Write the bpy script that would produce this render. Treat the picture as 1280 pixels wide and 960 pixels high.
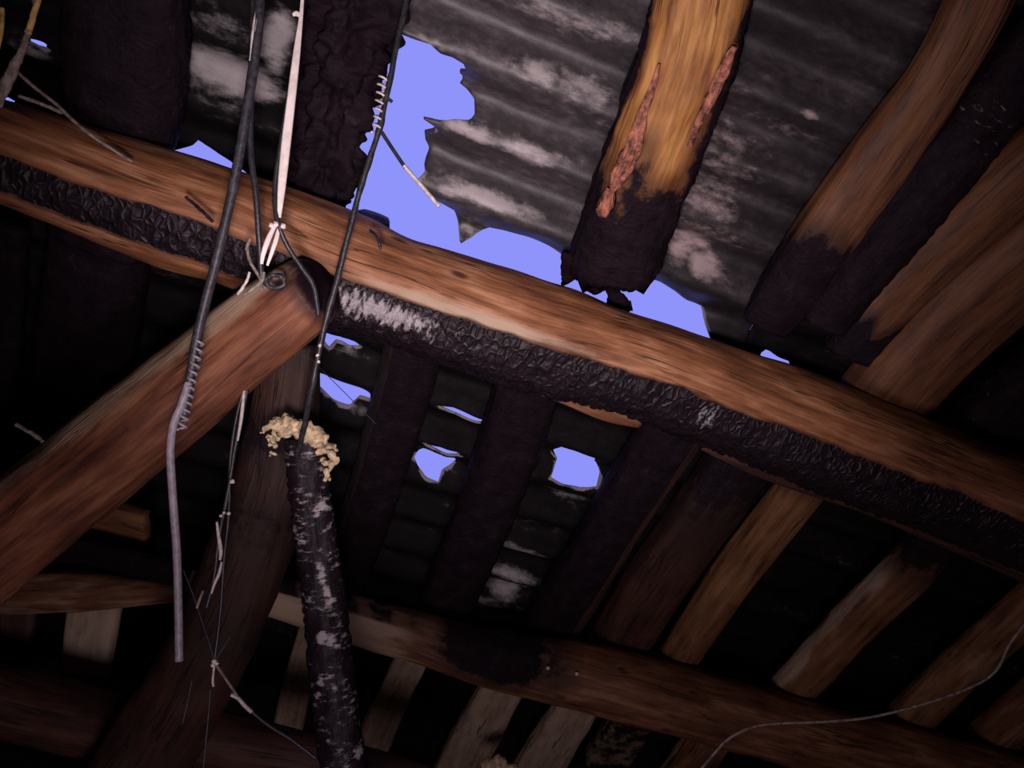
import bpy, math, random
from mathutils import Vector, Matrix, noise

for o in list(bpy.data.objects):
    bpy.data.objects.remove(o, do_unlink=True)
SC = bpy.context.scene
COL = SC.collection
rnd = random.Random(7)

# ------------------------------------------------------------------ camera
F = 1000.0                      # focal length in pixels of the 1280 x 960 frame
THETA = math.radians(30)        # pitch of the roof slope
CAM = Vector((0, 0, 1.5))
b_c = Vector((4460, -1400, -1000)).normalized()          # level timbers (camera axes)
r_c = Vector((-570, -1320, -1000)); r_c = (r_c - b_c * r_c.dot(b_c)).normalized()   # rafters, running down and away
n_c = r_c.cross(b_c).normalized()                        # roof normal, towards the room
u_c = (-math.sin(THETA) * r_c - math.cos(THETA) * n_c).normalized()
y_c = u_c.cross(b_c)
ROT = Matrix((b_c, y_c, u_c))                            # camera axes -> world axes
cam_d = bpy.data.cameras.new('camera'); cam = bpy.data.objects.new('camera', cam_d); COL.objects.link(cam)
cam_d.sensor_fit = 'HORIZONTAL'; cam_d.sensor_width = 36.0; cam_d.lens = 36.0 * F / 1280.0
cam_d.clip_start = 0.02
cam.matrix_world = Matrix.Translation(CAM) @ ROT.to_4x4()
SC.camera = cam

# ------------------------------------------------------------------ sky
wd = bpy.data.worlds.new('dusk_sky'); SC.world = wd; wd.use_nodes = True
bg = wd.node_tree.nodes['Background']
bg.inputs[0].default_value = (0.275, 0.295, 0.97, 1); bg.inputs[1].default_value = 1.0

# ------------------------------------------------------------------ lamp: the torch held beside the camera
ld = bpy.data.lights.new('hand_torch_light', 'SPOT'); lo = bpy.data.objects.new('hand_torch_light', ld); COL.objects.link(lo)
ld.energy = 128; ld.color = (1.0, 0.84, 0.86); ld.spot_size = math.radians(70); ld.spot_blend = 1.0; ld.shadow_soft_size = 0.07
lpos = CAM + ROT @ Vector((-0.05, -0.16, -0.04))
ltgt = CAM + ROT @ (Vector(((640 - 640) / F, -(280 - 480) / F, -1)) * 1.7)
lo.matrix_world = Matrix.Translation(lpos) @ (ltgt - lpos).to_track_quat('-Z', 'Y').to_matrix().to_4x4()

# added fill light, unseen near the floor, to brighten the timbers
fd = bpy.data.lights.new('floor_fill_light', 'POINT'); fo_ = bpy.data.objects.new('floor_fill_light', fd); COL.objects.link(fo_)
fd.energy = 44.0; fd.color = (1.0, 0.80, 0.90); fd.shadow_soft_size = 0.3
fo_.location = (0.25, 0.35, 0.55)

SC.view_settings.view_transform = 'Standard'; SC.view_settings.look = 'None'
SC.view_settings.gamma = 1.0; SC.view_settings.use_curve_mapping = False
SC.view_settings.exposure = 0.0

# ------------------------------------------------------------------ roof geometry
NR = Vector((0, -math.sin(THETA), -math.cos(THETA)))     # towards the room
RD = Vector((0, math.cos(THETA), -math.sin(THETA)))      # down the slope
BX = Vector((1, 0, 0))
DIST = 1.9                                               # camera to roof sheets

def ray(px, py):
    return ROT @ Vector(((px - 640) / F, -(py - 480) / F, -1))
def at(px, py, z):                                       # a point at a distance in front of the camera
    return CAM + ray(px, py) * z
def on_roof(px, py, w):                                  # a point w below the sheets
    d = ray(px, py)
    return CAM + d * (-(DIST - w) / NR.dot(d))
def proj(P):
    v = ROT.transposed() @ (P - CAM)
    return Vector((640 + F * v.x / -v.z, 480 - F * v.y / -v.z))
ORG = CAM - NR * DIST
def sv(px, py):
    p = on_roof(px, py, 0) - ORG
    return (p.dot(BX), p.dot(RD))
def roof_pt(s, v, w):
    return ORG + BX * s + RD * v + NR * w

# ------------------------------------------------------------------ materials
def nt(name):
    m = bpy.data.materials.new(name); m.use_nodes = True
    t = m.node_tree
    return m, t, t.nodes, t.links, t.nodes['Principled BSDF']
def mathn(t, op, a, b=None, clamp=False):
    n = t.nodes.new('ShaderNodeMath'); n.operation = op; n.use_clamp = clamp
    for i, x in enumerate((a, b)):
        if x is None: continue
        if isinstance(x, (int, float)): n.inputs[i].default_value = x
        else: t.links.new(x, n.inputs[i])
    return n.outputs[0]
def mixc(t, f, a, b):
    n = t.nodes.new('ShaderNodeMix'); n.data_type = 'RGBA'
    for s, x in ((0, f), (6, a), (7, b)):
        if isinstance(x, (int, float)): n.inputs[s].default_value = x
        elif isinstance(x, tuple): n.inputs[s].default_value = (*x, 1)
        else: t.links.new(x, n.inputs[s])
    return n.outputs[2]
def noisen(t, vec, scale, detail=3, rough=0.6):
    n = t.nodes.new('ShaderNodeTexNoise'); n.inputs['Scale'].default_value = scale
    n.inputs['Detail'].default_value = detail; n.inputs['Roughness'].default_value = rough
    if vec is not None: t.links.new(vec, n.inputs['Vector'])
    return n.outputs['Fac']
def maprange(t, x, a, b_, lo=0.0, hi=1.0):
    n = t.nodes.new('ShaderNodeMapRange'); n.interpolation_type = 'SMOOTHSTEP'
    t.links.new(x, n.inputs[0])
    for i, q in enumerate((a, b_, lo, hi)): n.inputs[i + 1].default_value = q
    return n.outputs[0]
def mapping(t, vec, sc, loc=(0, 0, 0)):
    n = t.nodes.new('ShaderNodeMapping'); n.inputs['Scale'].default_value = sc; n.inputs['Location'].default_value = loc
    t.links.new(vec, n.inputs[0]); return n.outputs[0]
def ramp(t, x, stops):
    n = t.nodes.new('ShaderNodeValToRGB'); e = n.color_ramp.elements
    while len(e) < len(stops): e.new(0.5)
    for k, (p, c) in enumerate(stops): e[k].position = p; e[k].color = (*c, 1)
    t.links.new(x, n.inputs[0]); return n.outputs[0]

def timber(name, dark, mid, light, seed=0.0, rough=0.66, crack=0.22, gloss=0.0):
    m, t, N, L, B = nt(name)
    uv = N.new('ShaderNodeUVMap').outputs[0]
    at_ = N.new('ShaderNodeAttribute'); at_.attribute_name = 'mask'
    sep = N.new('ShaderNodeSeparateColor'); L.new(at_.outputs['Color'], sep.inputs[0])
    g = mapping(t, uv, (3.0, 46, 1), (seed, seed * 1.7, 0))
    grain = noisen(t, g, 1.0, 6, 0.62)
    blot = noisen(t, mapping(t, uv, (3.0, 9, 1), (seed + 4, 2, 0)), 1.6, 4, 0.6)
    crk = noisen(t, mapping(t, uv, (1.6, 30, 1), (seed + 2, 6, 0)), 1.0, 3, 0.55)
    crk = mathn(t, 'MULTIPLY', maprange(t, mathn(t, 'ABSOLUTE', mathn(t, 'SUBTRACT', crk, 0.5)), 0.004, 0.022, 1, 0), maprange(t, noisen(t, mapping(t, uv, (2.5, 8, 1), (seed, 11, 0)), 1.0, 2), 0.48, 0.6))
    fine = noisen(t, mapping(t, uv, (12, 150, 1), (seed, 9, 0)), 1.0, 2, 0.5)
    x = mathn(t, 'ADD', mathn(t, 'MULTIPLY', grain, 0.45), mathn(t, 'MULTIPLY', blot, 0.45))
    x = mathn(t, 'ADD', x, mathn(t, 'MULTIPLY', fine, 0.14))
    wood = ramp(t, x, [(0.40, dark), (0.53, mid), (0.66, light)])
    wood = mixc(t, mathn(t, 'MULTIPLY', crk, 0.8), wood, tuple(c * 0.3 for c in dark))
    # dark knots and nail stains
    vo = N.new('ShaderNodeTexVoronoi'); vo.inputs['Scale'].default_value = 1.0
    L.new(mapping(t, uv, (5.0, 11, 1), (seed * 3, 1, 0)), vo.inputs['Vector'])
    kn = mathn(t, 'MULTIPLY', maprange(t, vo.outputs['Distance'], 0.05, 0.15, 1, 0), maprange(t, blot, 0.44, 0.54))
    wood = mixc(t, mathn(t, 'MULTIPLY', kn, 0.85), wood, tuple(c * 0.35 for c in dark))
    # pale broken wood, and edges painted as lit
    wood = mixc(t, maprange(t, mathn(t, 'ADD', sep.outputs[2], mathn(t, 'MULTIPLY', mathn(t, 'SUBTRACT', blot, 0.5), 0.8)), 0.3, 0.7), wood, (0.42, 0.30, 0.21))
    brk = noisen(t, mapping(t, uv, (18, 24, 1), (seed, 3, 0)), 1.0, 4, 0.65)
    ch = maprange(t, mathn(t, 'ADD', sep.outputs[0], mathn(t, 'MULTIPLY', mathn(t, 'SUBTRACT', brk, 0.5), 0.7)), 0.38, 0.56)
    sc = maprange(t, mathn(t, 'ADD', sep.outputs[0], mathn(t, 'MULTIPLY', mathn(t, 'SUBTRACT', blot, 0.5), 0.35)), 0.06, 0.42)
    wood = mixc(t, mathn(t, 'MULTIPLY', sc, 0.82), wood, tuple(c * 0.7 for c in dark))      # scorched brown next to the char
    char = ramp(t, brk, [(0.3, (0.007, 0.0035, 0.006)), (0.62, (0.014, 0.0085, 0.0125)), (0.8, (0.032, 0.023, 0.029))])
    col = mixc(t, ch, wood, char)
    asn = noisen(t, mapping(t, uv, (85, 30, 1), (seed, 5, 0)), 1.0, 4, 0.7)
    ash = maprange(t, mathn(t, 'ADD', sep.outputs[1], mathn(t, 'MULTIPLY', mathn(t, 'SUBTRACT', asn, 0.5), 2.2)), 0.5, 0.95)
    col = mixc(t, ash, col, (0.36, 0.32, 0.34))
    L.new(col, B.inputs['Base Color'])
    L.new(mathn(t, 'SUBTRACT', rough, mathn(t, 'MULTIPLY', ch, gloss)), B.inputs['Roughness'])
    L.new(mathn(t, 'SUBTRACT', 0.4, mathn(t, 'MULTIPLY', ch, 0.34 - gloss)), B.inputs['Specular IOR Level'])
    vb = N.new('ShaderNodeTexVoronoi'); vb.feature = 'DISTANCE_TO_EDGE'; vb.inputs['Scale'].default_value = 1
    L.new(mapping(t, uv, (62, 42, 1), (seed, 0, 0)), vb.inputs['Vector'])
    h = mathn(t, 'ADD', mathn(t, 'MULTIPLY', grain, 0.8), mathn(t, 'MULTIPLY', mathn(t, 'MULTIPLY', ch, maprange(t, vb.outputs['Distance'], 0.0, 0.25)), crack))
    h = mathn(t, 'ADD', h, mathn(t, 'MULTIPLY', fine, 0.25))
    h = mathn(t, 'SUBTRACT', h, mathn(t, 'MULTIPLY', mathn(t, 'MULTIPLY', crk, mathn(t, 'SUBTRACT', 1.0, ch)), 0.6))
    bp = N.new('ShaderNodeBump'); bp.inputs['Strength'].default_value = 0.6; bp.inputs['Distance'].default_value = 0.008
    L.new(h, bp.inputs['Height']); L.new(bp.outputs[0], B.inputs['Normal'])
    return m

def plain(name, col, rough=0.6, var=0.35, scale=60, metallic=0.0, bump=0.3):
    m, t, N, L, B = nt(name)
    tc = N.new('ShaderNodeTexCoord').outputs['Object']
    nz = noisen(t, tc, scale, 4, 0.6)
    c0 = tuple(c * (1 - var) for c in col); c1 = tuple(min(1, c * (1 + var)) for c in col)
    L.new(ramp(t, nz, [(0.35, c0), (0.65, c1)]), B.inputs['Base Color'])
    B.inputs['Roughness'].default_value = rough; B.inputs['Metallic'].default_value = metallic
    bp = N.new('ShaderNodeBump'); bp.inputs['Strength'].default_value = bump; bp.inputs['Distance'].default_value = 0.004
    L.new(nz, bp.inputs['Height']); L.new(bp.outputs[0], B.inputs['Normal'])
    return m

def sheet_material(name, soot, bare):
    m, t, N, L, B = nt(name)
    uv = N.new('ShaderNodeUVMap').outputs[0]
    at_ = N.new('ShaderNodeAttribute'); at_.attribute_name = 'mask'
    sep = N.new('ShaderNodeSeparateColor'); L.new(at_.outputs['Color'], sep.inputs[0])
    st = noisen(t, mapping(t, uv, (3.5, 16, 1)), 1.0, 5, 0.6)
    fn = noisen(t, mapping(t, uv, (30, 55, 1)), 1.0, 4, 0.65)
    gr = noisen(t, mapping(t, uv, (260, 300, 1)), 1.0, 2, 0.5)
    x = mathn(t, 'ADD', mathn(t, 'MULTIPLY', st, 0.6), mathn(t, 'MULTIPLY', fn, 0.4))
    sooty = ramp(t, x, [(0.34, tuple(c * 0.3 for c in soot)), (0.5, tuple(c * 0.85 for c in soot)), (0.68, tuple(c * 2.3 for c in soot))])
    pale_tone = ramp(t, mathn(t, 'ADD', mathn(t, 'MULTIPLY', x, 0.75), mathn(t, 'MULTIPLY', gr, 0.25)), [(0.3, tuple(c * 0.6 for c in bare)), (0.65, bare)])
    p = maprange(t, mathn(t, 'ADD', sep.outputs[0], mathn(t, 'MULTIPLY', mathn(t, 'SUBTRACT', x, 0.5), 2.2)), 0.2, 0.95)  # pale mask also carries the reflections painted on the sheets
    col = mixc(t, p, sooty, pale_tone)
    e = maprange(t, mathn(t, 'ADD', sep.outputs[1], mathn(t, 'MULTIPLY', mathn(t, 'SUBTRACT', fn, 0.5), 0.5)), 0.4, 0.6)
    col = mixc(t, e, col, (0.27, 0.245, 0.235))
    L.new(col, B.inputs['Base Color']); B.inputs['Roughness'].default_value = 0.75 if soot[0] < 0.01 else 0.52; B.inputs['Specular IOR Level'].default_value = 0.14 if soot[0] < 0.01 else 0.55
    bp = N.new('ShaderNodeBump'); bp.inputs['Strength'].default_value = 0.4; bp.inputs['Distance'].default_value = 0.006
    L.new(x, bp.inputs['Height']); L.new(bp.outputs[0], B.inputs['Normal'])
    return m

M_BEAM = timber('brown_log_wood', (0.075, 0.026, 0.011), (0.26, 0.100, 0.042), (0.50, 0.25, 0.135), 0.3, crack=0.5, gloss=0.19)
M_BRACE = timber('red_brown_log_wood', (0.055, 0.017, 0.009), (0.165, 0.055, 0.026), (0.29, 0.125, 0.06), 5.1)
M_STUB = timber('ochre_split_wood', (0.11, 0.034, 0.012), (0.34, 0.145, 0.038), (0.56, 0.29, 0.09), 9.4)
M_RAFT = timber('umber_rafter_wood', (0.07, 0.026, 0.010), (0.19, 0.085, 0.034), (0.28, 0.14, 0.062), 13.2)
M_RAFTD = timber('russet_rafter_wood', (0.045, 0.015, 0.007), (0.125, 0.048, 0.019), (0.20, 0.088, 0.038), 14.9)
M_LOW = timber('dim_brown_log_wood', (0.06, 0.022, 0.010), (0.17, 0.068, 0.032), (0.34, 0.17, 0.085), 17.7)
M_PALE = timber('pale_old_board', (0.22, 0.145, 0.10), (0.42, 0.31, 0.22), (0.56, 0.44, 0.33), 21.3)
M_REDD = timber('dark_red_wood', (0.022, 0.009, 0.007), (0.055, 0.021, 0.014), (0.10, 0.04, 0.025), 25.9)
M_CHAR = timber('charcoal_log', (0.012, 0.008, 0.009), (0.025, 0.016, 0.016), (0.06, 0.035, 0.028), 29.0)
M_SHEET = sheet_material('sooty_fibre_cement', (0.056, 0.047, 0.052), (0.50, 0.44, 0.45))
M_SHEETM = sheet_material('dark_fibre_cement', (0.028, 0.022, 0.025), (0.46, 0.355, 0.36))
M_SHEETD = sheet_material('soot_black_fibre_cement', (0.0065, 0.005, 0.006), (0.42, 0.385, 0.395))
M_POLE = timber('burnt_pole_char', (0.012, 0.008, 0.009), (0.025, 0.016, 0.016), (0.06, 0.035, 0.028), 31.0, crack=0.1, gloss=0.12)
M_FOAM = plain('cream_foam', (0.52, 0.40, 0.25), 0.8, 0.5, 70, bump=0.8)
M_BLACK = plain('black_rubber', (0.020, 0.019, 0.024), 0.45, 0.5, 80)
M_CABLE = plain('soot_grey_cable', (0.030, 0.027, 0.036), 0.5, 0.5, 90)
M_GREY = plain('grey_plastic_cable', (0.23, 0.20, 0.24), 0.5, 0.25, 90)
M_WHITE = plain('white_ribbon', (0.66, 0.57, 0.55), 0.6, 0.15, 50)
M_WIRE = plain('pale_wire', (0.50, 0.43, 0.42), 0.5, 0.3, 120)
M_TWIG = plain('grey_brown_twig', (0.19, 0.15, 0.13), 0.8, 0.5, 70)
M_TWIGY = plain('ochre_twig', (0.46, 0.30, 0.10), 0.7, 0.4, 70)
M_NAIL = plain('nail_steel', (0.55, 0.48, 0.40), 0.4, 0.2, 90)
M_BARK = plain('torn_red_bark', (0.27, 0.095, 0.06), 0.8, 0.75, 60, bump=1.0)
M_WALL = plain('sooty_wall_boards', (0.055, 0.035, 0.030), 0.8, 0.4, 6)

# ------------------------------------------------------------------ building helpers
def tag(o, label=None, cat=None, group=None, kind=None):
    for k, v in (('label', label), ('category', cat), ('group', group), ('kind', kind)):
        if v: o[k] = v
    if label: o['kind'] = kind or 'thing'
    return o
def link(name, verts, faces, mat, parent=None, uvs=None, masks=None, smooth=True, origin=None):
    me = bpy.data.meshes.new(name)
    if origin is None:
        origin = Vector((0, 0, 0))
        for v in verts: origin = origin + v
        origin = origin / max(1, len(verts))
    pv = parent.matrix_world.translation if parent is not None else Vector((0, 0, 0))
    me.from_pydata([tuple(v - origin) for v in verts], [], faces)
    if smooth: me.polygons.foreach_set('use_smooth', [True] * len(me.polygons))
    if uvs:
        ul = me.uv_layers.new(name='UVMap')
        li = [0] * len(me.loops); me.loops.foreach_get('vertex_index', li)
        buf = []
        for i in li: buf += uvs[i]
        ul.data.foreach_set('uv', buf)
    if masks:
        ca = me.color_attributes.new('mask', 'FLOAT_COLOR', 'POINT')
        buf = []
        for m in masks: buf += [m[0], m[1], m[2], 1.0]
        ca.data.foreach_set('color', buf)
    me.materials.append(mat); me.update()
    o = bpy.data.objects.new(name, me); COL.objects.link(o)
    if parent is not None:
        o.parent = parent
        o.location = origin - pv
    else:
        o.location = origin
        o.matrix_world = Matrix.Translation(origin)
    return o

def spline(pts, n):
    """Catmull-Rom through tuples of floats"""
    out = []; m = len(pts)
    for k in range(n + 1):
        x = k / n * (m - 1); i = min(int(x), m - 2); f = x - i
        p0 = pts[max(i - 1, 0)]; p1 = pts[i]; p2 = pts[i + 1]; p3 = pts[min(i + 2, m - 1)]
        out.append(tuple(0.5 * (2 * b + (c - a) * f + (2 * a - 5 * b + 4 * c - d) * f * f + (3 * b - a - 3 * c + d) * f ** 3)
                         for a, b, c, d in zip(p0, p1, p2, p3)))
    return out

def log(name, path, mat, aspect=1.0, sq=2.0, char=None, ash=None, pale=None, seed=0.0, rough=0.05, ragged=0.0, cell=0.003,
        jag0=0.0, jag1=0.0, ref=NR, ring=44, step=0.011, parent=None):
    """A log or board from (pixel x, pixel y, pixel width, P) stations, P a function of the pixel that stands the point in the room."""
    st = []
    for (px, py, wd_, dep) in path:
        st.append((dep(px, py), wd_))
    # smooth path in space
    n0 = 24
    raw = spline([(p.x, p.y, p.z, w) for p, w in st], n0 * (len(st) - 1))
    length = sum((Vector(raw[i + 1][:3]) - Vector(raw[i][:3])).length for i in range(len(raw) - 1))
    n = max(4, int(length / step))
    # resample by length
    acc = [0.0]
    for i in range(len(raw) - 1): acc.append(acc[-1] + (Vector(raw[i + 1][:3]) - Vector(raw[i][:3])).length)
    cs = []; j = 0
    for k in range(n + 1):
        d = length * k / n
        while j < len(raw) - 2 and acc[j + 1] < d: j += 1
        f = (d - acc[j]) / max(1e-9, acc[j + 1] - acc[j])
        a, b = raw[j], raw[j + 1]
        cs.append((Vector(a[:3]).lerp(Vector(b[:3]), f), a[3] + (b[3] - a[3]) * f, d))
    verts, uvs, masks, faces = [], [], [], []
    shape = []
    for q in range(ring):
        a = -math.pi + 2 * math.pi * q / ring
        c, s = math.cos(a), math.sin(a)
        k = (abs(c) ** sq + abs(s) ** sq) ** (-1.0 / sq)
        shape.append((a, c * k, s * k))
    for k, (P, wp, u) in enumerate(cs):
        A = cs[max(0, k - 1)][0]; B_ = cs[min(n, k + 1)][0]
        T = (B_ - A).normalized()
        Lx = T.cross(ref).normalized(); Nn = Lx.cross(T).normalized()
        # scale that gives the wanted width as seen
        pa, pb = proj(P - T * 0.01), proj(P + T * 0.01)
        dd = (pb - pa); dd = dd.normalized() if dd.length > 1e-6 else Vector((1, 0))
        pn = Vector((-dd.y, dd.x)); c0 = proj(P)
        ext = 0.0
        for (a, c, s) in shape[::4]:
            ext = max(ext, abs((proj(P + (Nn * c * aspect + Lx * s) * 0.05) - c0).dot(pn)))
        R = (wp / 2) / max(1e-6, ext / 0.05)
        for q, (a, c, s) in enumerate(shape):
            arc = a * R * (1 + aspect) / 2
            nz = noise.noise(Vector((u * 3 + seed, c * 1.2, s * 1.2))) * rough * 1.6 + noise.noise(Vector((u * 9 + seed, c * 4, s * 4))) * rough * 0.8
            grain = noise.noise(Vector((u * 5 + seed, c * 9, s * 9 + 7))) * rough * 0.35
            PS = P + (Nn * c * aspect + Lx * s) * R
            m0 = char(u / length, a, P) if char else 0.0
            m1 = ash(u / length, a, PS) if ash else 0.0
            m2 = pale(u / length, a, PS) if pale else 0.0
            dsp = 1 + nz + grain
            if ragged: dsp += -0.06 * (ragged > .1) +  ragged * (noise.noise(Vector((u * 14 + seed, c * 3, s * 3))) + 0.6 * noise.noise(Vector((u * 38 + seed, c * 4, s * 4))))
            off = 0.0
            if m0 > 0.3 and cell:
                ds, _ = noise.voronoi(Vector((u / 0.021 + seed, arc / 0.034, seed)))
                off = (min(1.0, (ds[1] - ds[0]) / 0.35) - 0.75) * cell * min(1, (m0 - 0.3) * 3)
            V = (Nn * c * aspect + Lx * s) * R * dsp
            V = V + V.normalized() * off
            if k == n and jag1: V = V * 0.9 + T * jag1 * (noise.noise(Vector((c * 3.1 + seed, s * 3.1, 1))) + 0.5 * noise.noise(Vector((c * 9, s * 9, seed))))
            if k == 0 and jag0: V = V * 0.9 - T * jag0 * (noise.noise(Vector((c * 3.1 + seed, s * 3.1, 4))) + 0.5 * noise.noise(Vector((c * 9, s * 9, seed))))
            verts.append(P + V); uvs.append((u, arc)); masks.append((m0, m1, m2))
    for k in range(n):
        for q in range(ring):
            q2 = (q + 1) % ring
            faces.append((k * ring + q, (k + 1) * ring + q, (k + 1) * ring + q2, k * ring + q2))
    for k, flip in ((0, False), (n, True)):
        ci = len(verts); verts.append(cs[k][0]); uvs.append((cs[k][2], 0)); masks.append(masks[k * ring])
        for q in range(ring):
            q2 = (q + 1) % ring
            faces.append((ci, k * ring + q2, k * ring + q) if flip else (ci, k * ring + q, k * ring + q2))
    return link(name, verts, faces, mat, parent, uvs, masks)

def cord(name, pts, rad, mat, parent=None, sides=8, per=10, flat=1.0, lump=0.0, pixels=True):
    """A round cord through (px, py, depth[, radius]) stations"""
    st = [(*(at(p[0], p[1], p[2]) if pixels else Vector(p[:3])), (p[3] if len(p) > 3 else rad)) for p in pts]
    raw = spline(st, per * (len(st) - 1))
    verts, faces = [], []
    n = len(raw) - 1
    for k in range(n + 1):
        P = Vector(raw[k][:3]); R = raw[k][3]
        T = (Vector(raw[min(n, k + 1)][:3]) - Vector(raw[max(0, k - 1)][:3])).normalized()
        view = (CAM - P).normalized()
        Lx = T.cross(view).normalized(); Nn = Lx.cross(T).normalized()
        R0 = R
        for q in range(sides):
            a = 2 * math.pi * q / sides
            if lump: R = R0 * (1 + lump * (noise.noise(Vector((k * 0.23 + P.x * 9, math.cos(a) * 1.2, math.sin(a) * 1.2))) + .5 * noise.noise(Vector((k * 0.6, math.cos(a) * 2 + 5, math.sin(a) * 2)))))
            verts.append(P + Lx * math.cos(a) * R + Nn * math.sin(a) * R * flat)
    for k in range(n):
        for q in range(sides):
            q2 = (q + 1) % sides
            faces.append((k * sides + q, k * sides + q2, (k + 1) * sides + q2, (k + 1) * sides + q))
    faces.append(tuple(range(sides))[::-1]); faces.append(tuple(n * sides + q for q in range(sides)))
    return link(name, verts, faces, mat, parent)

def lumps(name, blobs, mat, parent=None, rough=0.5):
    """A crust of irregular lumps (px, py, depth, radius in pixels)"""
    import bmesh
    bm = bmesh.new()
    for (px, py, z, rp) in blobs:
        C = at(px, py, z); R = rp * z / F
        g = bmesh.ops.create_icosphere(bm, subdivisions=2, radius=R)
        for v in g['verts']:
            d = v.co.normalized()
            v.co = v.co * (1 + rough * noise.noise(d * 2.2 + C * 31) + rough * 0.5 * noise.noise(d * 5 + C * 57))
            v.co = v.co + C
    verts = [v.co.copy() for v in bm.verts]; bm.verts.index_update()
    faces = [tuple(v.index for v in f.verts) for f in bm.faces]
    bm.free()
    return link(name, verts, faces, mat, parent)

def W(w): return lambda x, y: on_roof(x, y, w)
def Z(z): return lambda x, y: at(x, y, z)
def path(pts, w0, w1=None):
    """stations on a plane w below the sheets, w running from w0 to w1"""
    w1 = w0 if w1 is None else w1
    m = len(pts) - 1
    return [(x, y, wd_, W(w0 + (w1 - w0) * k / m)) for k, (x, y, wd_) in enumerate(pts)]
def zpath(pts):
    return [(x, y, wd_, Z(z)) for (x, y, wd_, z) in pts]
def full(u, a, P): return 1.0
def stains(lst):
    """stains of their own shape: (px, py, depth, radius in pixels, strength) stood in the room"""
    pts = [(at(x, y, z), (at(x, y, z) - CAM).normalized(), r * z / F, k) for x, y, z, r, k in lst]
    def f(u, a, P):
        v = 0.0
        for c, ax, r, k in pts:
            q = P - c; al = q.dot(ax)
            if abs(al) > .06: continue
            d = (q - ax * al).length_squared / (r * r * 1.3)
            if d < 5: v = max(v, k * math.exp(-d))
        return v
    return f

# ------------------------------------------------------------------ the room: floor, walls, far slope
def slab(name, corners, th, mat):
    n_ = (corners[1] - corners[0]).cross(corners[3] - corners[0]).normalized()
    vs = [Vector(c) for c in corners] + [Vector(c) + n_ * th for c in corners]
    o = link(name, vs, [(3, 2, 1, 0), (4, 5, 6, 7), (0, 1, 5, 4), (1, 2, 6, 5), (2, 3, 7, 6), (3, 0, 4, 7)], mat, smooth=False)
    return tag(o, kind='structure')
V3 = Vector
XL, XR, YF, YB = -4.6, 6.6, 6.2, -4.2
slab('floor', [V3((XL, YB, -0.1)), V3((XR, YB, -0.1)), V3((XR, YF, -0.1)), V3((XL, YF, -0.1))], 0.1, M_WALL)
slab('wall_far', [V3((XL, YF, 0)), V3((XR, YF, 0)), V3((XR, YF, .06)), V3((XL, YF, .06))], -0.15, M_WALL)
slab('wall_back', [V3((XL, YB, 0)), V3((XR, YB, 0)), V3((XR, YB, 4.6)), V3((XL, YB, 4.6))], 0.15, M_WALL)
slab('wall_left', [V3((XL, YB, 0)), V3((XL, YF, 0)), V3((XL, YF, 5.2)), V3((XL, YB, 5.2))], -0.15, M_WALL)
slab('wall_right', [V3((XR, YB, 0)), V3((XR, YF, 0)), V3((XR, YF, 5.2)), V3((XR, YB, 5.2))], 0.15, M_WALL)
VTOP = sv(640, -60)[1]
top = roof_pt(0, VTOP - 0.25, -0.03)
slab('ceiling', [V3((XL, YB - .1, 4.4)), V3((XR, YB - .1, 4.4)), V3((XR, top.y, top.z)), V3((XL, top.y, top.z))], 0.08, M_WALL)

# ------------------------------------------------------------------ roofing sheets
HOLES = [
 [(488,38),(505,38),(522,44),(540,50),(553,63),(566,67),(580,77),(583,90),(571,91),(579,101),(573,110),(583,117),(592,127),(594,141),(588,147),
  (570,146),(548,149),(527,142),(545,158),(541,164),(530,168),(530,180),(535,191),(530,203),(532,212),(520,222),(529,232),(548,252),(567,267),
  (571,282),(576,304),(590,300),(601,294),(612,288),(628,290),(655,298),(688,312),(715,328),(760,344),(800,353),(826,358),(845,368),(862,384),(880,393),(884,410),
  (890,428),(880,450),(700,400),(560,350),(500,300),(489,289),(487,273),(456,261),(424,259),(405,262),(418,180),(440,100),(462,55)],
 [(200,188),(213,186),(238,183),(243,179),(262,190),(290,206),(313,219),(325,245),(250,235)],
 [(947,440),(960,436),(972,443),(988,450),(987,460),(975,478),(946,466)],
 [(404,421),(424,417),(434,423),(442,431),(449,442),(433,441),(424,434),(417,433),(409,440),(402,436)],
 [(380,461),(400,466),(428,477),(452,489),(461,500),(460,508),(447,505),(436,511),(414,503),(396,493),(378,490)],
 [(546,505),(566,508),(588,515),(607,522),(609,525),(588,525),(563,516)],
 [(530,552),(551,555),(572,563),(577,567),(558,564)],
 [(529,562),(537,562),(553,566),(563,576),(569,588),(562,592),(552,594),(548,601),(533,597),(522,588),(516,581),(522,572)],
 [(701,555),(722,560),(744,568),(766,577),(756,580),(743,580),(748,592),(751,599),(746,607),(724,608),(707,603),(688,594),(697,580),(691,570)],
 [(31,-6),(42,-6),(40,8),(35,11)],
 [(36,44),(50,47),(63,52),(64,57),(52,54)],
 [(6,115),(16,117),(26,123),(22,128),(8,122)],
]
HOLES_SV = [[sv(x, y) for x, y in h] for h in HOLES]
HB = [(min(p[0] for p in h), max(p[0] for p in h), min(p[1] for p in h), max(p[1] for p in h)) for h in HOLES_SV]
def inside(h, s, v):
    r = False; j = len(h) - 1
    for i in range(len(h)):
        (x1, y1), (x2, y2) = h[i], h[j]
        if (y1 > v) != (y2 > v) and s < (x2 - x1) * (v - y1) / (y2 - y1) + x1: r = not r
        j = i
    return r
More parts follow.
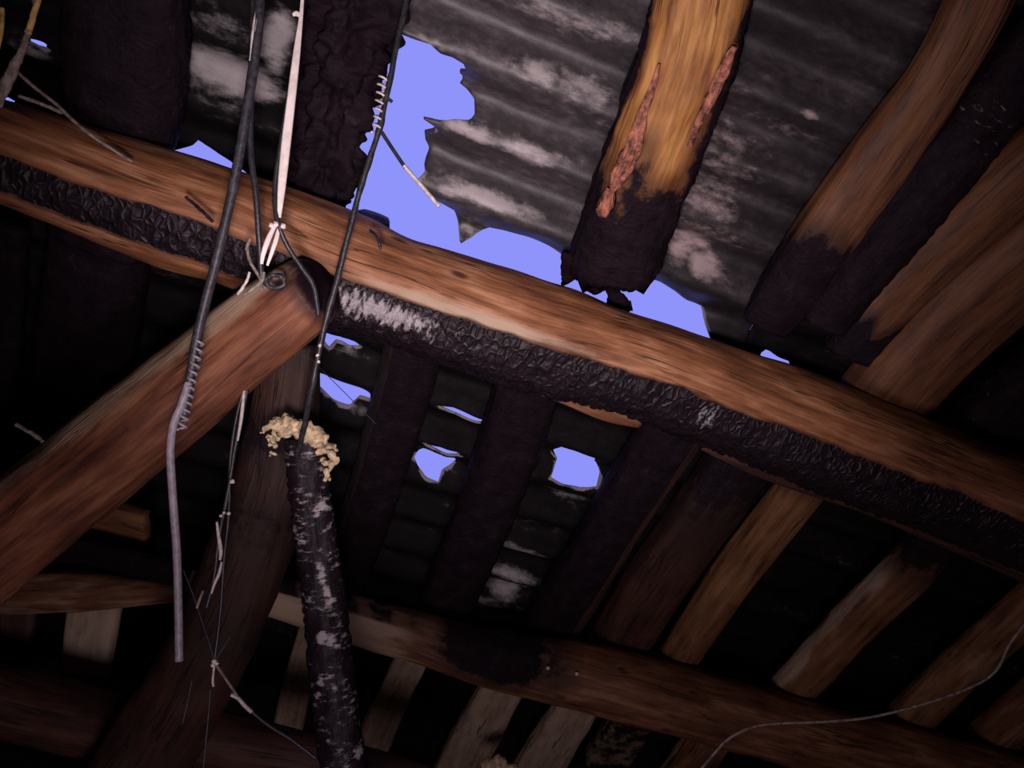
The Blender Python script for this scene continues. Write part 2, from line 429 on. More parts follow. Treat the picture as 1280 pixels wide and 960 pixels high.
def nearest(h, s, v):
    best = (1e9, s, v); j = len(h) - 1
    for i in range(len(h)):
        (x1, y1), (x2, y2) = h[j], h[i]
        dx, dy = x2 - x1, y2 - y1
        f = max(0, min(1, ((s - x1) * dx + (v - y1) * dy) / (dx * dx + dy * dy + 1e-12)))
        qx, qy = x1 + dx * f, y1 + dy * f
        d = math.hypot(s - qx, v - qy)
        if d < best[0]: best = (d, qx, qy)
        j = i
    return best
def in_hole(s, v):
    for h, bb in zip(HOLES_SV, HB):
        if bb[0] <= s <= bb[1] and bb[2] <= v <= bb[3] and inside(h, s, v): return True
    return False
# pale patches, many painting white reflections on the ridges: pixel centre, half length along the corrugation, half width across, strength
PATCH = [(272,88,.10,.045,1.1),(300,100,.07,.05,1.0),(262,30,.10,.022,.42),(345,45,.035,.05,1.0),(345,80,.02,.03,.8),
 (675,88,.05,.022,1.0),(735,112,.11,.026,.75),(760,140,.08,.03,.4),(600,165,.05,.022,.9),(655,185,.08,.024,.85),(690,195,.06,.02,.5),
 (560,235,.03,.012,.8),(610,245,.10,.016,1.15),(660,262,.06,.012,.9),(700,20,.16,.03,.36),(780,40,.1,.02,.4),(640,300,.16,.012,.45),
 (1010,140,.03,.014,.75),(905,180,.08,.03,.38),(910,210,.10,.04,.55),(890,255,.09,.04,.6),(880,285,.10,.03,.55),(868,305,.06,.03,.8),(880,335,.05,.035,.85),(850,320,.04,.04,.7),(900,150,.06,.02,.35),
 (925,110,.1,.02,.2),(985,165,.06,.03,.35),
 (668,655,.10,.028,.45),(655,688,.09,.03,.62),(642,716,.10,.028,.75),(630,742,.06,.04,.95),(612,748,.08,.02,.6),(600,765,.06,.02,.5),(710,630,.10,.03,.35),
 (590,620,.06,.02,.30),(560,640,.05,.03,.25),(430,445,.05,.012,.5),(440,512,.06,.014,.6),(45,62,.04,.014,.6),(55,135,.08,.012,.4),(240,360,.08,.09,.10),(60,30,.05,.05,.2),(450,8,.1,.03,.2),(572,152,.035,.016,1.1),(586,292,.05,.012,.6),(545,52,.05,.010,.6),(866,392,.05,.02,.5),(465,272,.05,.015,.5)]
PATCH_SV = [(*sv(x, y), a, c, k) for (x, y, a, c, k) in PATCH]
PITCH, AMP = 0.165, 0.028
PH = sv(640, 183)[1]
def sheet(name, s0, s1, v0, v1, mat, label, lift=0.0, step=0.0115):
    ns = max(2, int((s1 - s0) / step)); nv = max(2, int((v1 - v0) / step))
    keep = {}; verts = []; uvs = []; masks = []; faces = []
    def S(i): return s0 + (s1 - s0) * i / ns
    def Vv(j): return v0 + (v1 - v0) * j / nv
    cells = set()
    for i in range(ns):
        for j in range(nv):
            if not in_hole(S(i + .5), Vv(j + .5)): cells.add((i, j))
    def vert(i, j):
        if (i, j) in keep: return keep[(i, j)]
        s, v = S(i), Vv(j)
        edge = 0.0; low = 1.0
        nb = [(i - 1, j - 1), (i, j - 1), (i - 1, j), (i, j)]
        cut = any((0 <= a < ns and 0 <= c < nv and (a, c) not in cells) for a, c in nb)
        near = 9.0
        for h, bb in zip(HOLES_SV, HB):
            if bb[0] - .06 <= s <= bb[1] + .06 and bb[2] - .06 <= v <= bb[3] + .06:
                d, qs, qv = nearest(h, s, v)
                if d < near:
                    near = d; low = 1.0 if v > (qv if not cut else (bb[2] + bb[3]) / 2) else 0.3
                    if cut and d < step * 1.6: cs_, cv_ = qs, qv
        if cut and near < step * 1.6: s, v = cs_, cv_
        if near < 0.05: edge = max(0.0, 1 - near / 0.022) * (0.75 + 0.6 * noise.noise(Vector((s * 22, v * 22, 3)))) * low
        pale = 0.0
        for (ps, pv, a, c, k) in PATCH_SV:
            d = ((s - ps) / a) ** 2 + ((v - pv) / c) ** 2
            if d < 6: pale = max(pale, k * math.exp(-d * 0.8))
        w = AMP * math.cos(2 * math.pi * (v - PH) / PITCH) + 0.006 * noise.noise(Vector((s * 3, v * 5, 1))) + 0.003 * noise.noise(Vector((s * 14, v * 20, 5)))
        if near < 0.07: w += (0.07 - near) * 0.35 * noise.noise(Vector((s * 9, v * 9, 8)))
        keep[(i, j)] = len(verts)
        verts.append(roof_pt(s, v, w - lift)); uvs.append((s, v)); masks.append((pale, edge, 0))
        return keep[(i, j)]
    for (i, j) in sorted(cells):
        faces.append((vert(i, j), vert(i, j + 1), vert(i + 1, j + 1), vert(i + 1, j)))
    o = link(name, verts, faces, mat, None, uvs, masks)
    md = o.modifiers.new('thickness', 'SOLIDIFY'); md.thickness = 0.007; md.offset = -1
    return tag(o, label, 'roofing sheet', 'corrugated roofing sheets')

SL, SR = -4.55, 6.55
V0 = VTOP - 0.3
V1 = sv(640, 415)[1]; V2 = sv(640, 825)[1]; V3_ = (6.1 - ORG.y) / math.cos(THETA)
up_cols = [SL, sv(155, 100)[0], sv(415, 120)[0], sv(840, 130)[0], sv(1090, 200)[0], SR]
up_lab = ['sooty grey corrugated sheet left of the widest charred rafter', 'sooty corrugated sheet with a pale patch behind the hanging cables',
          'torn grey corrugated sheet around the biggest sky hole', 'grey corrugated sheet right of the broken rafter stub', 'black corrugated sheet above the brown rafters on the right']
up_mat = [M_SHEETD, M_SHEETD, M_SHEET, M_SHEETM, M_SHEETD]
for k in range(5):
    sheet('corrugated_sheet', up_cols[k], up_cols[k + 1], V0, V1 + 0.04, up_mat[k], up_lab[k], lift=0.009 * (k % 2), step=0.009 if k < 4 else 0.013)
mid_cols = [SL, sv(110, 480)[0], sv(360, 500)[0], sv(505, 500)[0], sv(640, 560)[0], sv(785, 640)[0], SR]
mid_lab = ['blackened corrugated sheet above the red-brown diagonal brace', 'dark corrugated sheet behind the upper end of the diagonal brace',
           'soot-black corrugated sheet with two holes beside the dark cord', 'soot-black corrugated sheet with two slits and a round hole',
           'corrugated sheet with one notched hole and pale grey ridges below it', 'blackened corrugated sheet under the beam on the right']
for k in range(6):
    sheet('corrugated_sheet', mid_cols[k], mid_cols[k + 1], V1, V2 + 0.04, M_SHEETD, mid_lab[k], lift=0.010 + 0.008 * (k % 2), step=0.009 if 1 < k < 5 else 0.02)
low_cols = [SL, sv(560, 900)[0], SR]
for k, lb in enumerate(['black corrugated sheet beyond the lower beam on the left', 'black corrugated sheet beyond the lower beam on the right']):
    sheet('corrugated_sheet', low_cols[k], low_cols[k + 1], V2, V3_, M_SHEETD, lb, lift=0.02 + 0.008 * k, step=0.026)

# ------------------------------------------------------------------ main beam
A0 = -math.radians(33)
def across(a): return math.sin(a - A0) if math.cos(a - A0) > -0.2 else (1.0 if math.sin(a - A0) > 0 else -1.0)
sx = lambda x, y: sv(x, y)[0]
def beam_char_dim(t, a, P):
    px = proj(P).x if False else (P.x - BEAM_X0) / (BEAM_X1 - BEAM_X0)      # 0..1 along the beam
    c = across(a)
    w = 0.07 * noise.noise(Vector((P.x * 6, 3, 1))) + 0.04 * noise.noise(Vector((P.x * 19, 8, 1)))
    lo_ = 0.10 + 0.06 * px + w
    v = min(1, max(0, (c - lo_) * 7 + 0.4))
    if P.x < BRACE_X: v = min(v, max(0, (0.74 + w - c) * 8 + 0.4))
    lf = min(1, max(0, (bt(210, 260) - P.x) / .55))
    rt = min(1, max(0, (P.x - bt(880, 490)) / .6))
    return max(v, .20 * rt * rt * (3 - 2 * rt), .26 * lf * lf * (3 - 2 * lf) + .10 * max(0, -c - .3))  # ends and upper edge darkened in colour where the light falls off
BP = [(-90,158,116),(0,190,124),(200,257,143),(300,290,138),(420,337,150),(500,366,135),(650,415,142),(800,462,130),(1000,535,136),(1280,642,140),(1400,690,145)]
BEAM_X0, BEAM_X1 = on_roof(-90, 158, .30).x, on_roof(1400, 690, .30).x
def bt(x, y): return on_roof(x, y, .30).x
BRACE_X = bt(375, 320)
ASH_GLINT0, ASH_GLINT1, ASH_GLINTM = bt(405, 360), bt(680, 420), bt(475, 380)
def beam_ash_glint(t, a, P):  # grey ash, also painting the silvery glints on the char
    c = across(a); k = 0.0
    if ASH_GLINT0 < P.x < ASH_GLINT1: k = 0.95 * math.exp(-((P.x - ASH_GLINTM) / 0.19) ** 2) * math.exp(-((c - 0.45) / 0.28) ** 2)
    for (x, w_, s_) in ((bt(865, 495), 0.035, .75), (bt(190, 270), .25, .22), (bt(720, 440), .22, .30), (bt(290, 320), .05, .3)):
        k = max(k, s_ * math.exp(-((P.x - x) / w_) ** 2) * math.exp(-((c - 0.45) / 0.3) ** 2))
    return k
def beam_highlight(t, a, P):  # painted highlight: band above the char and the brightly lit middle
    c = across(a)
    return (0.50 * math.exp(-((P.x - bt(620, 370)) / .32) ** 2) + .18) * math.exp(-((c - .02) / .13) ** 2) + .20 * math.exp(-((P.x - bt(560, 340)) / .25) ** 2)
beam = log('roof_beam', path(BP, .30), M_BEAM, char=beam_char_dim, ash=beam_ash_glint, pale=beam_highlight, seed=2.0, rough=0.04, ring=72, step=0.008, cell=0.008)
tag(beam, 'long brown log beam with a charred underside crossing the whole roof', 'beam')
s1 = log('split_sliver', path([(640,476,10),(700,492,22),(760,515,26),(800,532,8)], .38), M_LOW, aspect=0.5, seed=6, rough=.1, ring=20, parent=beam)
s1['label'] = 'brown unburnt sliver under the charred side'
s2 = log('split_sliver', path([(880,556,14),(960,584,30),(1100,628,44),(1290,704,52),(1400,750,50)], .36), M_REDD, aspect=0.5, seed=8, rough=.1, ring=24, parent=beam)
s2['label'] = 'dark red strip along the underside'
s3 = log('wood_chip', path([(645,430,5),(655,437,9),(668,439,6)], .41), M_PALE, seed=3, ring=12, step=.004, parent=beam)
s3['label'] = 'pale splintered chip'

# ------------------------------------------------------------------ diagonal brace
def brace_char(t, a, P):
    return 0.9 if abs(a) > 2.5 else max(0, .5 - t * 14)
brace_knots = stains([(297,392,1.5,6,1),(79,612,1.47,6,1),(207,490,1.5,9,.9),(38,608,1.47,9,.8),(300,380,1.5,10,.5),(160,490,1.5,10,.5),(25,590,1.45,14,.7),(170,540,1.5,9,.5)])
brace = log('diagonal_brace', [(398,358,82,W(.50)),(372,376,100,W(.50)),(300,432,108,W(.52)),(180,530,120,W(.56)),(60,625,124,W(.60)),(-90,745,136,W(.66))], M_BRACE, char=brace_char,
            pale=lambda t, a, P: max(0.5 * max(0, math.sin(a + .25)) ** 10 + .15, brace_knots(t, a, P)), seed=11.0, rough=0.045, ring=64, step=0.009)  # pale upper ridge paints a thin lit edge; knots are pale wood
tag(brace, 'thick red-brown log brace rising from lower left to the beam', 'brace')
CP = [at(344 + 11 * math.cos(k * math.pi / 6) * (1 + .12 * (k > 12)), 352 + 8 * math.sin(k * math.pi / 6), 1.47 - .002 * k / 6) for k in range(21)]
cord('wire_coil', [(*p, .0048) for p in CP], .005, M_CABLE, brace, pixels=False, per=3, lump=.8)

# ------------------------------------------------------------------ rafters above the beam
def charred_w(limit):   # charred beyond a fraction of the length
    return lambda t, a, P: min(1, max(0, (t - limit) * 6 + .4 + .5 * noise.noise(Vector((math.cos(a) * 2, math.sin(a) * 2, P.y * 5)))))
GR = 'rafters above the main beam'
tag(log('rafter', path([(158,-90,168),(157,0,163),(155,110,160),(142,195,148),(128,300,138)], .125), M_CHAR, .62, 2.6, full, seed=1.5, ragged=.03, cell=.004, ring=56),
    'widest fully charred black rafter at upper left', 'rafter', GR)
tag(log('rafter', path([(452,-90,128),(444,0,122),(424,95,98),(409,180,92),(397,240,78),(385,300,74)], .115), M_CHAR, .7, 2.4, full, seed=4.5, ragged=.6, cell=.004, step=.006, ring=56),
    'ragged charred black rafter left of the biggest sky hole', 'rafter', GR)
def stub_char(t, a, P):
    v = (t - 0.66) * 2.7 + .4 + .45 * noise.noise(Vector((a * 1.5, P.y * 6, P.x * 6)))
    side = max(((a - 0.95) * 1.5 if a > 0 else (-a - 0.42) * 1.3) + .5 * noise.noise(Vector((P.y * 9, P.x * 9, 1 if a > 0 else 5))), 0)
    return min(1, max(0, v, side))
stub = log('broken_rafter', path([(893,-95,126),(880,-20,122),(862,65,124),(832,150,122),(800,232,118),(768,325,112),(763,345,100)], .115), M_STUB, .72, 2.4, stub_char, seed=7.7, ragged=.05,
           cell=.004, jag1=.05, ring=60, step=.008)
tag(stub, 'thick rafter stub of ochre split wood burnt to a jagged black end', 'rafter', GR)
for pts in ([(722,320,42),(711,345,20),(702,358,3)], [(742,335,50),(746,355,36),(750,364,22)], [(768,340,60),(766,362,20),(768,374,18)],
            [(767,366,16),(772,380,32),(773,392,14)], [(790,382,14),(775,385,12),(766,384,8)], [(795,335,40),(788,352,22),(776,362,8)]):
    log('charred_splinter', path(pts, .115), M_CHAR, .5, 2, full, seed=pts[0][0], ragged=.15, ring=18, step=.006, parent=stub)
def onw(x, y): return (on_roof(x, y, .205) - CAM).dot(ROT @ Vector((0, 0, -1)))
def bark(pts, lb):
    o = log('torn_bark', [(x, y, r * 2, (lambda x, y: at(x, y, onw(x, y)))) for x, y, r in pts], M_BARK, .45, 2, seed=pts[0][0], rough=.3, ragged=.75, ring=30, step=.004, parent=stub); o['label'] = lb
bark([(824,80,1.5),(817,105,3),(806,135,5),(798,162,7),(789,190,9),(779,212,9),(771,228,7),(766,240,3)], 'pinkish torn bark along the left edge')
bark([(763,236,4),(758,250,8),(755,262,9),(753,271,5)], 'pink bark flake at the lower left')
bark([(918,58,3),(910,75,6),(903,92,7),(895,108,6),(888,124,6),(879,142,5),(871,160,4),(862,184,3)], 'reddish torn bark along the right edge')

tag(log('rafter', path([(1262,-110,92),(1222,0,84),(1172,95,76),(1100,200,84),(1035,290,84),(985,365,78),(955,405,60)], .11), M_RAFTD, .7, 3, charred_w(.72), seed=21, rough=.03),
    'bent brown plank rafter with a black end, first right of the broken stub', 'rafter', GR)
tag(log('rafter', path([(1360,-10,96),(1290,70,92),(1200,185,86),(1090,320,78),(1028,402,68)], .13), M_CHAR, .8, 2.2, full,
        ash=lambda t, a, P: .34 * math.exp(-((t - .32) / .1) ** 2), seed=25, ragged=.05, cell=.004),
    'charred black rafter between the two brown rafters at upper right', 'rafter', GR)
tag(log('rafter', path([(1400,130,100),(1300,200,92),(1200,288,86),(1120,366,80),(1060,440,70)], .12), M_RAFTD, .7, 2.8, charred_w(.85), seed=29, rough=.03),
    'brown rafter lit along its middle, right of the charred one', 'rafter', GR)
tag(log('rafter', path([(1420,230,122),(1300,312,122),(1200,395,120),(1110,490,116),(1080,530,110)], .135), M_RAFTD, .6, 2.8, charred_w(.97), seed=33, rough=.03),
    'broad reddish rafter with a split edge, meeting the beam at right', 'rafter', GR)
tag(log('rafter', path([(1440,370,100),(1320,455,100),(1230,530,98),(1180,580,96)], .13), M_CHAR, .7, 2.4, full, ash=lambda t, a, P: .22, seed=37, ragged=.05),
    'charred rafter at the far right edge above the beam', 'rafter', GR)

# ------------------------------------------------------------------ rafters between the beams
GM = 'rafters between the two beams'
def mid(pts, mat, label, w=.11, asp=.7, sq=2.8, char=None, **k):
    return tag(log('rafter', path(pts, w), mat, asp, sq, char, **k), label, 'rafter', GM)
mid([(128,280,138),(112,420,132),(96,560,124),(84,700,112),(78,780,104)], M_CHAR, 'wide black rafter behind the red-brown diagonal brace', char=full, seed=41, cell=.004, ragged=.03)
mid([(14,280,50),(5,420,52),(-5,560,54),(-10,700,56)], M_CHAR, 'black rafter at the left edge above the diagonal brace', char=full, seed=42, cell=.004, ragged=.05)
mid([(528,390,74),(503,490,70),(474,590,66),(440,690,62),(415,760,58)], M_CHAR, 'blackened rafter left of the two slits and round hole', char=lambda t, a, P: .85 if a < .6 else .35, seed=43, ragged=.04)
mid([(672,430,82),(640,545,80),(602,650,74),(560,750,70),(540,800,66)], M_CHAR, 'blackened rafter between the round hole and the notched hole', char=full, seed=45, ragged=.04)
mid([(862,500,84),(800,600,80),(735,705,74),(680,795,70)], M_REDD, 'dark reddish rafter right of the notched hole', char=lambda t, a, P: .9 if a > -.5 else .2, seed=47, rough=.05)
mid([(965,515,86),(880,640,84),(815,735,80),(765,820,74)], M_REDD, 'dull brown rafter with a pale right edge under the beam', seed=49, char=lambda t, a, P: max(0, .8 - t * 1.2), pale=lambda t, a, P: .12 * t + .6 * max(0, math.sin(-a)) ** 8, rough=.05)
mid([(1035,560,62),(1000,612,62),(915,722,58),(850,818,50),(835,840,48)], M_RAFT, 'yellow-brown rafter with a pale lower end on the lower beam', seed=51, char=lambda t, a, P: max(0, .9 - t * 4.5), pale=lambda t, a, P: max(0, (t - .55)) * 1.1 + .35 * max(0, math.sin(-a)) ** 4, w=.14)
mid([(1180,655,68),(1135,712,66),(1050,797,62),(975,878,58),(950,905,56)], M_RAFT, 'brown rafter with a pale upper edge at lower right', seed=53, char=lambda t, a, P: max(0, .9 - t * 3.2), pale=lambda t, a, P: 1.5 * max(0, math.sin(a)) ** 4 * (0.45 + noise.noise(Vector((P.y * 7, 1, 1)))) + .1, w=.14)
mid([(1370,690,62),(1290,755,62),(1200,836,62),(1110,925,60),(1090,950,58)], M_RAFT, 'grey-brown rafter crossed by the pale curved wire', seed=55, pale=lambda t, a, P: .3, w=.13)
mid([(1430,780,70),(1310,862,68),(1220,945,66),(1170,1000,64)], M_LOW, 'dim brown rafter in the lower right corner', seed=57, w=.12)

# ------------------------------------------------------------------ lower beam
LB = [(240,716,48),(275,726,50),(335,742,54),(430,770,60),(520,795,66),(620,822,78),(760,852,88),(900,890,90),(1050,928,86),(1280,985,82),(1420,1022,80)]
def lb_char(t, a, P):
    x0, x1 = on_roof(530, 800, .3).x, on_roof(690, 830, .3).x
    k = 0.0
    if x0 - .2 < P.x < x1 + .1: k = 1.0 * math.exp(-((P.x - (x0 + x1) / 2) / (.6 * (x1 - x0))) ** 2 * 1.2) * (1.25 - 1.1 * max(0, across(a) + .15))
    if across(a) < -.5 and P.x < x1: k = max(k, .6)
    return min(1, k * .8 + .5 * k * noise.noise(P * 13))
lowb = log('lower_beam', path(LB, .29), M_LOW, char=lb_char, pale=lambda t, a, P: .75 * max(0, 1 - max(0, t - .12) / .14) + (.25 if t > .6 else 0), seed=61, rough=.04, ring=48, step=.011)  # pale left end paints the light on it; right part is weathered
tag(lowb, 'lower brown log beam running beneath the dark rafters to the right', 'beam')
for (x, y) in ((685,835), (721,842), (749,864)):
    lumps('nail_head', [(x, y, (on_roof(x, y, .29) - CAM).dot(ROT @ Vector((0, 0, -1))) - .115, 2.6 if y < 860 else 2.0)], M_NAIL, lowb, .15)

# ------------------------------------------------------------------ boards beyond the lower beam
GB = 'boards beyond the lower beam'
def bd(pts, label, mat=M_PALE, w=.10, **k):
    return tag(log('eave_board', path(pts, w), mat, .4, 3.5, k.pop('char', None), **k), label, 'board', GB)
bd([(392,775,30),(380,820,33),(366,880,38),(358,922,36)], 'pale board just left of the leaning burnt pole', seed=71)
bd([(525,800,40),(510,832,42),(485,885,42),(450,965,44),(435,1000,44)], 'pale board just right of the leaning burnt pole', seed=73)
bd([(640,835,52),(622,868,54),(592,925,60),(560,990,62)], 'spotted pale board with a notched top under the lower beam', seed=75)
bd([(735,855,54),(716,890,56),(685,940,60),(650,1000,60)], 'grey-brown board, second right of the notched one', seed=77, w=.11)
bd([(805,880,62),(780,915,60),(755,955,60),(730,1000,60)], 'sooty board streaked grey beside the grey-brown board', seed=79, char=lambda t, a, P: .42 + .4 * noise.noise(P * 9))
bd([(900,905,56),(870,945,58),(830,1000,60)], 'dark board with a pale edge near the start of the pale curved wire', M_LOW, seed=81, pale=lambda t, a, P: .6 * max(0, math.sin(a)) ** 6)

# ------------------------------------------------------------------ lower left timbers
def free(name, pts, mat, label, cat, **k):
    return tag(log(name, zpath(pts), mat, k.pop('aspect', .6), k.pop('sq', 2.6), k.pop('char', None), **k), label, cat)
strut = free('strut', [(366,428,70,2.02),(358,490,84,2.04),(345,580,96,2.08),(308,700,104,2.14),(262,810,106,2.20),(205,910,112,2.26),(150,1000,118,2.3)], M_REDD,
     'dark reddish strut descending behind the hanging cables', 'strut', aspect=.8, sq=2.2, seed=85, rough=.07, char=lambda t, a, P: .26 + .5 * noise.noise(P * 7))
free('board', [(70,635,58,2.5),(130,652,58,2.5),(186,666,56,2.5)], M_RAFT, 'short ochre board end below the diagonal brace', 'board', aspect=.3, sq=4, seed=87, pale=lambda t, a, P: .12)
free('charred_rail', [(30,676,34,2.42),(120,690,36,2.42),(215,716,34,2.42)], M_CHAR, 'thin charred rail under the ochre board end', 'rail', char=full, seed=89)
free('tie_log', [(-80,738,52,2.55),(20,740,54,2.55),(100,738,52,2.55),(165,740,36,2.55),(222,742,22,2.55)], M_LOW, 'tapering dull brown tie log at lower left', 'log', aspect=.9, sq=2.2, seed=91, pale=lambda t, a, P: .36)
free('wall_board', [(122,745,70,2.75),(112,800,66,2.75),(104,860,62,2.75),(98,930,60,2.75)], M_PALE, 'pale upright board under the tie log', 'board', aspect=.3, sq=4, seed=93, char=lambda t, a, P: .3 * (t > .5) + .3 * t)
free('wall_board', [(20,755,60,2.75),(10,820,58,2.75),(0,900,56,2.75)], M_REDD, 'dark upright board at the lower left edge', 'board', aspect=.3, sq=4, seed=94)
free('sill_log', [(-90,850,96,2.45),(100,900,92,2.45),(280,930,80,2.45),(440,962,70,2.45),(560,1000,66,2.45)], M_REDD, 'dark red log along the bottom left', 'log', aspect=.9, sq=2.2, seed=95, rough=.06)

# ------------------------------------------------------------------ leaning burnt pole with foam
def depth_line(pts):
    return zpath(pts)
pole_marks = stains([(404,632,1.74,8,1.2),(396,642,1.74,7,1.0),(399,705,1.75,7,1.0),(402,718,1.75,7,1.1),(404,728,1.75,6,.9),(409,740,1.76,6,1.2),(413,752,1.76,6,1.2),(417,762,1.76,5,.9),
  (402,798,1.76,8,1.3),(413,800,1.76,8,1.2),(421,806,1.76,6,.9),(390,620,1.74,5,.8),(372,622,1.74,4,.8),(400,850,1.77,7,.9),(418,862,1.77,7,.9),(385,868,1.77,8,.7),(395,872,1.77,7,.7),(448,940,1.78,8,1.1),
  (385,570,1.73,12,.7),(400,585,1.73,9,.6),(375,600,1.73,8,.6),(412,690,1.75,4,.8),(432,695,1.75,4,.7),(378,655,1.74,9,.6),(410,660,1.74,8,.55),(428,900,1.77,9,.6),(410,925,1.77,9,.6),(440,890,1.77,5,.7)])
def pole_ash(t, a, P):
    return max(.40 + .32 * noise.noise(P * 16), pole_marks(t, a, P))
pp = [(383,548,54,1.78),(388,620,54,1.79),(397,690,55,1.80),(406,760,58,1.81),(416,850,60,1.82),(430,960,61,1.83),(440,1050,62,1.84)]
ptop, pend = at(383, 548, 1.78), at(440, 1050, 1.84)
# carry on down to the floor
dirn = (pend - at(416, 850, 1.82)).normalized()
foot = pend + dirn * (pend.z / -dirn.z)
pathp = zpath(pp) + [(0, 0, 62 * 1.84 / 1.9, lambda x, y: pend.lerp(foot, .5)), (0, 0, 62, lambda x, y: foot)]
pole = log('leaning_pole', pathp, M_POLE, 1.0, 2.0, full, pole_ash, seed=99, rough=.06, ragged=.03, cell=.006, ring=40)
tag(pole, 'leaning burnt black pole with grey ash flakes and foam on top', 'pole')
fo = []
arc = [(333,536,7),(340,528,8),(349,531,9),(358,526,10),(368,529,11),(378,532,11),(388,536,11),(398,541,11),(406,549,11),(412,559,9),(416,569,8),(418,581,7),(412,588,6),(409,598,5),
       (338,548,6),(341,558,5),(341,568,4),(352,540,8),(362,540,9),(372,543,8),(396,552,9),(402,563,8),(406,576,7),(407,588,5),(360,518,5),(366,522,4),(329,541,4),(421,573,4),(422,560,4),(385,545,8),(380,536,10),(386,540,10),(382,548,8),(392,548,9),(376,541,9),(345,535,8),(346,545,7)]
for (x, y, r) in arc:
    for q in range(3):
        fo.append((x + rnd.uniform(-4, 4), y + rnd.uniform(-4, 4), 1.735 + rnd.uniform(-.012, .03), r * rnd.uniform(.4, .78)))
fc = lumps('foam_crust', fo, M_FOAM, pole, .75)
rm = fc.modifiers.new('merge', 'REMESH'); rm.mode = 'VOXEL'; rm.voxel_size = .0032; rm.use_smooth_shade = True; fc['label'] = 'cream crumbling foam crust'
lumps('foam_drip', [(610,958,3.0,10),(625,956,3.0,11),(640,962,3.0,9)], M_FOAM).select_set(False)
tag(bpy.data.objects['foam_drip'], 'small cream foam lump at the bottom edge of the boards', 'foam')

# ------------------------------------------------------------------ hanging cables and wires
def empty(name, P, label, cat, group=None):
    o = bpy.data.objects.new(name, None); COL.objects.link(o); o.location = P; o.matrix_world = Matrix.Translation(P); o.empty_display_size = .05
    return tag(o, label, cat, group)
GC = 'cables and cords hanging from the roof'
zc = 1.40
px_r = lambda p, z=zc: p * z / F
cab = empty('hanging_cable', at(325, -20, zc), 'thick sooty cable with a spiral guard, bending and ending as a grey tail', 'cable', GC)
cord('sheath', [(326,-90,zc),(325,0,zc),(318,75,zc),(303,170,zc),(287,255,zc),(268,335,zc),(250,405,zc),(238,470,zc),(230,520,zc)], px_r(6.2), M_CABLE, cab, lump=.15)
gt = cord('grey_tail', [(236,478,zc-.004),(226,508,zc-.01),(217,530,zc-.01),(213,565,zc),(216,620,zc),(221,690,zc),(223,760,zc),(224,826,zc)], px_r(5.2), M_GREY, cab); gt['label'] = 'grey plastic tail'
def helix(name, p0, p1, turns, rp, thick, mat, parent, squash=1.0):
    A, B_ = at(*p0), at(*p1); T = (B_ - A).normalized(); view = (CAM - A).normalized()
    Lx = T.cross(view).normalized(); Nn = Lx.cross(T).normalized(); z = p0[2]
    pts = []
    for k in range(turns * 8 + 1):
        f = k / (turns * 8); an = 2 * math.pi * k / 8
        r_ = rp * z / F * (1 + .25 * noise.noise(Vector((k * .37, rp, 2))))
        pts.append((*(A.lerp(B_, f) + Lx * math.cos(an) * r_ + Nn * math.sin(an) * r_ * squash), thick * z / F))
    return cord(name, pts, .002, mat, parent, sides=6, per=2, pixels=False)
helix('spiral_guard', (250,425,zc-.004), (227,538,zc-.004), 12, 4.8, 1.7, M_GREY, cab)
fl = log('ash_coat', [(324,2,3,Z(zc-.006)),(321,26,7,Z(zc-.006)),(317,52,6,Z(zc-.006)),(313,76,3,Z(zc-.006))], M_WIRE, .4, 2, seed=4, rough=.4, ragged=.5, ring=16, step=.003, parent=cab); fl['label'] = 'pale ash crust'
tag(cord('thin_cable', [(318,-80,1.43),(316,20,1.43),(314,110,1.43),(313,185,1.43),(320,245,1.43),(324,300,1.44),(327,350,1.46)], px_r(4), M_BLACK), 'thin black cable just right of the thick sooty cable', 'cable', GC)
rib = empty('white_ribbon', at(372, 0, zc), 'white ribbon strip knotted above the end of the diagonal brace', 'ribbon')
cord('strip', [(381,-60,zc,px_r(2)),(377,12,zc,px_r(2.4)),(371,65,zc,px_r(4.6)),(364,125,zc,px_r(5.6)),(357,185,zc,px_r(6)),(352,235,zc,px_r(5)),(349,272,zc,px_r(2.4))], 0.004, M_WHITE, rib, flat=.25)
lumps('knot', [(345,281,zc,4.5),(339,282,zc,3.4),(354,283,zc,3.6)], M_WHITE, rib, .4)
cord('tail', [(343,283,zc,px_r(2.5)),(335,300,zc,px_r(3.6)),(329,318,zc,px_r(3)),(327,330,zc,px_r(2))], .003, M_WHITE, rib, flat=.4)
cord('tail', [(349,284,zc,px_r(2)),(345,300,zc,px_r(3)),(340,315,zc,px_r(2.6)),(334,332,zc,px_r(1.6))], .003, M_WHITE, rib, flat=.4)
cord('torn_tab', [(377,22,zc,px_r(2)),(371,17,zc,px_r(3.4)),(366,19,zc,px_r(2))], .003, M_WHITE, rib, flat=.4)
tag(cord('black_cord', [(384,-60,1.41),(374,40,1.41),(356,150,1.41),(344,230,1.41),(346,272,1.40),(358,305,1.41),(376,333,1.43),(392,358,1.45),(398,395,1.47)], px_r(3.2), M_BLACK),
    'black cord running behind the white ribbon and over the brace end', 'cord', GC)
rope = empty('rope_loop', at(315, 330, 1.455), 'frayed tan rope loop caught at the upper end of the brace', 'rope')
cord('strand', [(313,298,1.452),(309,310,1.455),(312,325,1.455),(319,338,1.455),(326,350,1.455),(327,364,1.455)], px_r(2.2), M_TWIG, rope, lump=.5)
cord('strand', [(297,368,1.46),(303,360,1.455),(309,350,1.455),(312,340,1.455)], px_r(2.0), M_WIRE, rope, lump=.5)
cord('strand', [(306,368,1.46),(316,361,1.455),(327,352,1.455),(330,340,1.455)], px_r(2.4), M_TWIG, rope, lump=.5)
cz = 1.50
